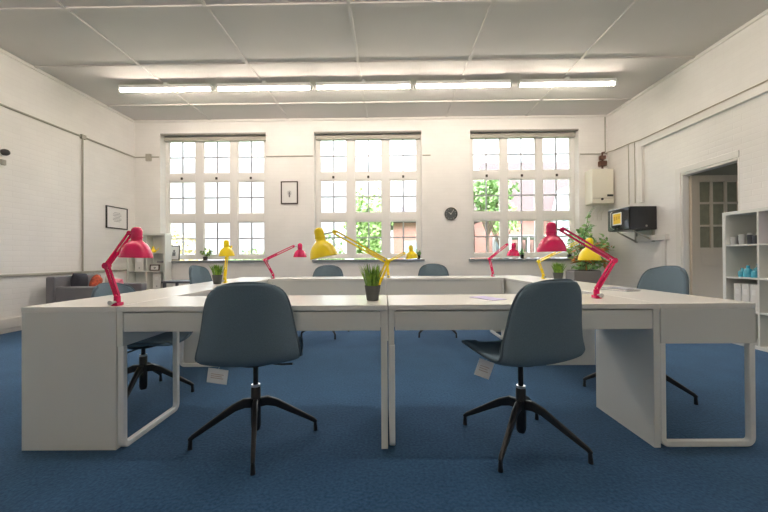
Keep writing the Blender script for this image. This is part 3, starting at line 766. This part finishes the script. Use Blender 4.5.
cube_shelf('white cube bookcase standing against the window wall behind the armchair', (KX, KY, 0), 0, 2, 4, .368, .205)
RX, RY = 3.90, 2.29
cube_shelf('tall white cube shelving unit beside the doorway, holding cups and white files', (RX, RY, 0), -PI / 2, 2, 4)
def onR(c, r, u, d, z=0):      # position inside the shelving by the doorway: column, row from the floor, offset along it, depth
    return Vector((RX + d, RY - (c * .365 + .038 + u), r * .365 + .0285 + z))
def onL(c, r, u, d, z=0): return Vector((KX + c * .368 + .038 + u, KY + d, r * .368 + .0275 + z))
def cup(p, r, h, mat, label, group=None):
    t = thing('cup', label, 'cup', p, 0, group)
    MB().lathe([(0, .001), (r * .85, .001), (r, h * .5), (r, h), (r * .9, h), (r * .88, h * .1), (0, h * .08)], None, 18).build('cup_body', mat, t)
    return t
spec = [(.035, .06, .030, .085, 'silver'), (.085, .09, .028, .10, 'darkcup'), (.14, .05, .030, .11, 'silver'), (.185, .10, .028, .12, 'silver'), (.225, .05, .026, .10, 'darkcup'), (.275, .10, .030, .12, 'silver'), (.29, .04, .025, .09, 'darkcup')]
names = ['at the doorway end of', 'second from the doorway end of', 'third from the doorway end of', 'standing tall in the middle of', 'before the tall middle one in', 'standing behind the end one in', 'at the upright end of']
for (u, d, r, h, mt), nm in zip(spec, names): cup(onR(0, 3, u, d), r, h, mt, ('silver' if mt == 'silver' else 'dark') + f' cup {nm} the row in the top cube', 'cups in the top cube of the shelving')
def bottle(p, r, h, label):
    t = thing('glass_bottle', label, 'bottle', p, 0, 'teal glass on the shelving')
    MB().lathe([(0, .001), (r, .001), (r, h * .55), (r * .8, h * .68), (r * .4, h * .76), (r * .38, h * .95), (0, h * .95)], None, 18).build('bottle_body', 'teal', t)
    MB().lathe([(r * .42, h * .93), (r * .42, h), (0, h)], None, 14).build('stopper', 'teal', t)
for u, d, r, h, nm in ((.13, .06, .036, .10, 'short teal bottle nearest the doorway in its cube'), (.20, .05, .038, .13, 'round teal bottle in the middle of its cube'), (.26, .10, .036, .15, 'tall teal bottle behind the others in its cube'), (.285, .03, .026, .10, 'narrow teal bottle next to the upright in its cube')):
    bottle(onR(0, 2, u, d), r, h, nm)
def box_file(p, w, d, h, mat, label, rz=0, name='box_file', cat='file'):
    t = thing(name, label, cat, p, rz)
    MB().box((0, 0, .0005), (w, d, h)).build('file_case', mat, t, smooth=0, bevel=.004)
    MB().box((w * .25, -.0012, h * .6), (w * .75, -.0002, h * .8)).build('spine_label', 'mat_board', t, smooth=0)
    MB().lathe([(0, 0), (.012, 0), (.012, .001), (0, .001)], Matrix.Translation((w / 2, -.0003, h * .2)) @ Matrix.Rotation(PI / 2, 4, 'X'), 12).build('finger_hole', 'ink', t)
    return t
for k, nm in enumerate(('white box file at the doorway side of the third cube down', 'white box file in the middle of the third cube down', 'white box file beside the upright in the third cube down')):
    box_file(onR(0, 1, .06 + k * .088, .03), .078, .28, .29, 'cushwhite', nm, -PI / 2)
box_file(onR(1, 3, .02, .10), .26, .22, .28, 'lilacbox', 'lilac storage box in the top cube past the upright', -PI / 2, 'storage_box', 'box')
t = thing('shelf_ornament', 'small dark object standing on top of the tall shelving', 'ornament', (RX + .15, 1.83, 4 * .365 + .0385))
MB().lathe([(0, 0.001), (.03, .001), (.034, .01), (.02, .05), (.028, .075), (.014, .10), (0, .105)], None, 18).build('ornament_body', 'darkcup', t)
# wall bookcase contents
t = thing('yellow_ornament', 'small yellow ornament in the upper cube of the wall bookcase', 'ornament', onL(1, 3, .08, .07))
MB().lathe([(0, .001), (.05, .001), (.055, .02), (.04, .05), (.018, .09), (.022, .11), (0, .13)], None, 18).build('ornament_body', 'yellow', t)
MB().tube([(.045, 0, .03), (.09, 0, .05), (.11, 0, .09)], [.012, .01, .006], 8).build('ornament_arm', 'yellow', t)
t = picture('small_frame', 'small dark frame standing in the second cube down of the wall bookcase', tuple(onL(1, 2, .12, .06, .001)), .20, .125, 'brownframe', 'sketch', 'y', .02, -.1)
box_file(onL(0, 2, .10, .04), .17, .15, .30, 'cushwhite', 'broad white file in the wall bookcase, beside the armchair side board')
box_file(onL(1, 1, .09, .04), .16, .15, .31, 'cushwhite', 'broad white file low in the wall bookcase, under the small frame')

# ------------------------------------------------------------------ sofa corner
t = thing('armchair', 'grey armchair against the side wall, seen past the front desk corner', 'armchair', (-4.49, 3.62, 0))
MB().box((-.42, -.29, .10), (.34, .29, .38)).build('seat_base', 'sofa', t, smooth=0, bevel=.02)
for y in (-.42, .295): MB().box((-.41, y, .06), (.36, y + .125, .595)).build('armrest', 'sofa', t, smooth=0, bevel=.018)
MB().box((-.56, -.42, .10), (-.425, .42, .745)).build('backrest', 'sofa', t, smooth=0, bevel=.02)
MB().box((-.415, -.288, .382), (.34, .288, .47)).build('seat_cushion', 'sofa', t, smooth=0, bevel=.03, seg=3)
for x in (-.38, .28):
    for y in (-.35, .35): MB().tube([(x, y, 0.001), (x, y, .11)], .02, 10).build('leg', 'black', t)
def cushion(p, s, mat, label, rot):
    t_ = tag(bpy.data.objects.new('cushion', None), label, 'cushion', 'scatter cushions on the armchair'); COL.objects.link(t_); t_.location = p; t_.rotation_euler = rot
    vs = []; fs = []; N = 9
    for sd in (1, -1):
        for i in range(N):
            for j in range(N):
                u, v = -1 + 2 * i / (N - 1), -1 + 2 * j / (N - 1)
                e = ((1 - abs(u) ** 3) * (1 - abs(v) ** 3)) ** .5
                q = 1 - .06 * (abs(u) ** 2 * abs(v) ** 2 < .9) * (1 - max(abs(u), abs(v)))
                vs.append((u * s * q, sd * .07 * e, v * s * q))
    for k in range(2):
        for i in range(N - 1):
            for j in range(N - 1):
                a = k * N * N + i * N + j; fs.append((a, a + 1, a + N + 1, a + N))
    MB().add(vs, fs).build('cushion_cover', mat, t_, smooth=180, merge=True, sub=1)
cushion((-4.80, 3.49, .645), .15, 'cushdark', 'charcoal cushion leaning on the armchair back beside its front arm', (0, .10, PI / 2 + .12))
cushion((-4.74, 3.72, .62), .13, 'cushorange', 'orange patterned cushion on the armchair behind the charcoal one', (.25, .3, PI / 2 + .5))
cushion((-4.53, 3.80, .61), .12, 'cushwhite', 'white cushion on the armchair between the orange and pink ones', (.3, .2, .15))
cushion((-4.36, 3.66, .59), .11, 'cushpink', 'pink patterned cushion at the front of the armchair seat', (.35, .0, .25))
# dark low table behind the desks
t = thing('low_table', 'low table with a dark top behind the desks, under the first window', 'table', (-3.72, 4.45, 0))
MB().box((-.30, -.22, .57), (.30, .22, .605)).build('tabletop', 'tabledark', t, smooth=0, bevel=.004)
for x in (-.26, .26):
    for y in (-.18, .18): MB().box((x - .02, y - .02, 0.001), (x + .02, y + .02, .569)).build('leg', 'tabledark', t, smooth=0)

# ------------------------------------------------------------------ outside
GZ = -.35
struct(MB().box((-40, YB + .4, GZ - .2), (45, 60, GZ)).build('ground_lawn', 'lawn', smooth=0))
def tree(x, y, cz, rx, rz_, label, mat, n_, leaf=.16, trunk=.09, name='garden_tree', lean=0, group='trees and bushes outside'):
    rng = random.Random(int(x * 100 + y * 7)); t = thing(name, label, 'tree' if 'tree' in name else 'bush', (x, y, GZ), 0, group)
    cz -= GZ
    b_ = MB(); b_.tube([(0, 0, 0), (lean * .5, 0, cz * .45), (lean, 0, cz)], [trunk, trunk * .8, trunk * .4], 8)
    for k in range(7):
        a = k * 2 * PI / 7; q = Vector((math.cos(a) * rx * .7 + lean, math.sin(a) * rx * .7, cz + rz_ * rng.uniform(-.3, .6)))
        b_.tube([(lean * .6, 0, cz * .6), q], [trunk * .45, .01], 6)
    b_.build('trunk', 'bark', t)
    f = MB()
    for i in range(n_):
        d = rand_dir(rng); rr = rng.uniform(.35, 1.0) * (1 + .18 * math.sin(d.x * 7 + d.z * 5))
        p_ = Vector((d.x * rx * rr + lean, d.y * rx * rr, cz + d.z * rz_ * rr))
        if p_.z < .05: p_.z = .05 + rng.random() * .1
        leaf_quad(f, p_, rand_dir(rng), rand_dir(rng), leaf * rng.uniform(.6, 1.2), leaf * .35)
    f.build('foliage', mat, t, smooth=0, recalc=False); return t
tree(-1.0, 14.0, 2.1, 1.0, 2.0, 'pale green tree outside the middle window', 'tleaf2', 1800, .26)
tree(-2.9, 13.0, .9, 1.0, 1.3, 'low green bush outside the middle window, on the armchair side', 'tleaf', 900, .22, .05, 'garden_bush')
tree(3.3, 10.0, 3.1, .85, .75, 'forked dark trunked tree with pale crown outside the window by the boiler', 'tleaf', 1100, .18, .07, lean=.12)
tree(4.6, 12.5, 2.5, .8, .6, 'small green tree behind the forked one outside', 'tleaf2', 700, .18, .06, 'garden_tree')
tree(-9.9, 12.5, .9, 1.9, 1.5, 'autumn yellow bush outside the first window', 'tleafy', 1300, .26, .08, 'garden_bush')
tree(-5.9, 13.6, .4, 1.5, 1.1, 'bright green bush outside the first window', 'tleaf', 1100, .24, .06, 'garden_bush')
def house(name, label, x0, x1, y0, y1, eave, ridge, wall, roof, wins, hip=1.2):
    t = thing(name, label, 'house', (x0, y0, GZ), 0)
    W, Dp, e, r = x1 - x0, y1 - y0, eave - GZ, ridge - GZ
    MB().box((0, 0, 0), (W, Dp, e)).build('house_wall', wall, t, smooth=0)
    o_ = .35
    vs = [(-o_, -o_, e), (W + o_, -o_, e), (W + o_, Dp + o_, e), (-o_, Dp + o_, e), (hip, Dp / 2, r), (W - hip, Dp / 2, r), (-o_, -o_, e - .15), (W + o_, -o_, e - .15), (W + o_, Dp + o_, e - .15), (-o_, Dp + o_, e - .15)]
    MB().add(vs, [(0, 1, 5, 4), (1, 2, 5), (2, 3, 4, 5), (3, 0, 4), (0, 6, 7, 1), (1, 7, 8, 2), (2, 8, 9, 3), (3, 9, 6, 0), (6, 9, 8, 7)]).build('house_roof', roof, t, smooth=0)
    for wx, wz, ww, wh in wins:
        f = MB().box((wx, -.06, wz), (wx + ww, -.001, wz + wh)).build('house_window', 'render', t, smooth=0)
        g = MB(); k = max(1, round(ww / .6))
        for i in range(k): g.box((wx + .07 + i * (ww - .07) / k, -.075, wz + .07), (wx + (i + 1) * (ww - .07) / k, -.061, wz + wh - .07))
        g.build('house_window_pane', 'winglass', f, smooth=0)
    return t
hA = house('brick_house', 'brick house with a long clay tiled roof outside the window by the boiler', 4.9, 16.0, 18.0, 24.0, 3.5, 7.2, 'brick', 'rooftile', [(1.0, 1.2, 1.0, 1.3), (5.2, 1.2, 1.6, 1.3)])
# white gabled bay on that house
b = MB(); vs = [(4.3, -1.0, 0), (6.0, -1.0, 0), (6.0, 0, 0), (4.3, 0, 0), (4.3, -1.0, 4.0), (6.0, -1.0, 4.0), (6.0, 1.6, 4.0), (4.3, 1.6, 4.0), (5.15, -1.0, 5.3), (5.15, 1.8, 5.3)]
b.add(vs, [(0, 1, 5, 8, 4), (1, 2, 6, 5), (3, 0, 4, 7), (4, 8, 9, 7), (5, 6, 9, 8)]).build('gable_bay', 'render', hA, smooth=0)
for wx in (4.55, 5.25):
    MB().box((wx, -1.05, 2.9), (wx + .5, -1.001, 3.8)).build('bay_window', 'winglass', hA, smooth=0)
house('mauve_roof_house', 'brick house with a mauve hipped roof outside the middle window', .25, 4.3, 16.0, 20.5, 2.95, 4.9, 'brick', 'rooflilac', [(.5, 1.0, .9, 1.2)], 1.8)
t = thing('garden_conservatory', 'white framed glass garden room before the tiled house', 'garden room', (5.9, 15.2, GZ))
b = MB()
for i in range(6): b.box((i * .44, 0, 0), (i * .44 + .10, .1, 2.3)).box((i * .44, 2.4, 0), (i * .44 + .10, 2.5, 2.3))
b.box((0, 0, 2.3), (2.3, 2.5, 2.42)).box((0, .0, 0), (2.3, .1, .5))
b.build('white_frame', 'render', t, smooth=0)
MB().box((.02, .04, .5), (2.28, .06, 2.3)).build('glass_wall', 'glass', t, smooth=0)

# ------------------------------------------------------------------ light
SKY_LOW, SKY_HIGH = .95, 12.0
w = bpy.data.worlds.new('sky'); SC.world = w; w.use_nodes = True
bg = w.node_tree.nodes['Background']; bg.inputs[0].default_value = (.88, .935, 1.0, 1)
nt = w.node_tree                                   # overcast sky: the zenith is brighter than the horizon
tc = nt.nodes.new('ShaderNodeTexCoord'); sp = nt.nodes.new('ShaderNodeSeparateXYZ'); mr = nt.nodes.new('ShaderNodeMapRange')
nt.links.new(tc.outputs['Generated'], sp.inputs[0]); nt.links.new(sp.outputs[2], mr.inputs[0])
mr.inputs[1].default_value = .22; mr.inputs[2].default_value = .75; mr.inputs[3].default_value = SKY_LOW; mr.inputs[4].default_value = SKY_HIGH
nt.links.new(mr.outputs[0], bg.inputs[1])
def portal(name, x0, x1, z0, z1, y, inward):
    l = bpy.data.lights.new(name, 'AREA'); l.shape = 'RECTANGLE'; l.size = x1 - x0; l.size_y = z1 - z0; l.cycles.is_portal = True
    o = bpy.data.objects.new(name, l); COL.objects.link(o); o.location = ((x0 + x1) / 2, y, (z0 + z1) / 2)
    o.rotation_euler = (-PI / 2 if inward < 0 else PI / 2, 0, 0)
portal('corridor_portal', 5.0, 5.8, 1.0, 2.0, 1.09, 1)
for i, (a, c) in enumerate(WIN): portal(f'daylight_portal_{i}', a, c, WZ0, WZ1, YB + .33, -1)

# ------------------------------------------------------------------ camera
cam = bpy.data.cameras.new('camera'); co = bpy.data.objects.new('camera', cam); COL.objects.link(co)
F, YAW, ROLL, PIT = 345.456, -.0152, -.0061, .0053
cam.sensor_fit = 'HORIZONTAL'; cam.sensor_width = 36; cam.lens = F / 768 * 36; cam.clip_start = .05; cam.clip_end = 500
cy, sy = math.cos(YAW), math.sin(YAW)
right0 = Vector((cy, -sy, 0)); fwd0 = Vector((sy, cy, 0)); up = Vector((0, 0, 1))
cp, sp_ = math.cos(PIT), math.sin(PIT)
fwd = fwd0 * cp + up * sp_; upc = up * cp - fwd0 * sp_; down = -upc
cr, sr = math.cos(ROLL), math.sin(ROLL)
rt = right0 * cr - down * sr; dn = right0 * sr + down * cr; u2 = -dn
mt = Matrix((rt, u2, -fwd)).transposed().to_4x4(); mt.translation = (.00964, -1.80313, .9965)
co.matrix_world = mt
SC.camera = co

SC.view_settings.view_transform = 'Standard'; SC.view_settings.look = 'None'; SC.view_settings.gamma = 1; SC.view_settings.use_curve_mapping = False
SC.view_settings.exposure = 1.13
SC.cycles.use_denoising = True
SC.cycles.max_bounces = 12; SC.cycles.diffuse_bounces = 7; SC.cycles.glossy_bounces = 4; SC.cycles.transparent_max_bounces = 12
SC.cycles.sample_clamp_indirect = 8; SC.cycles.caustics_reflective = False; SC.cycles.caustics_refractive = False
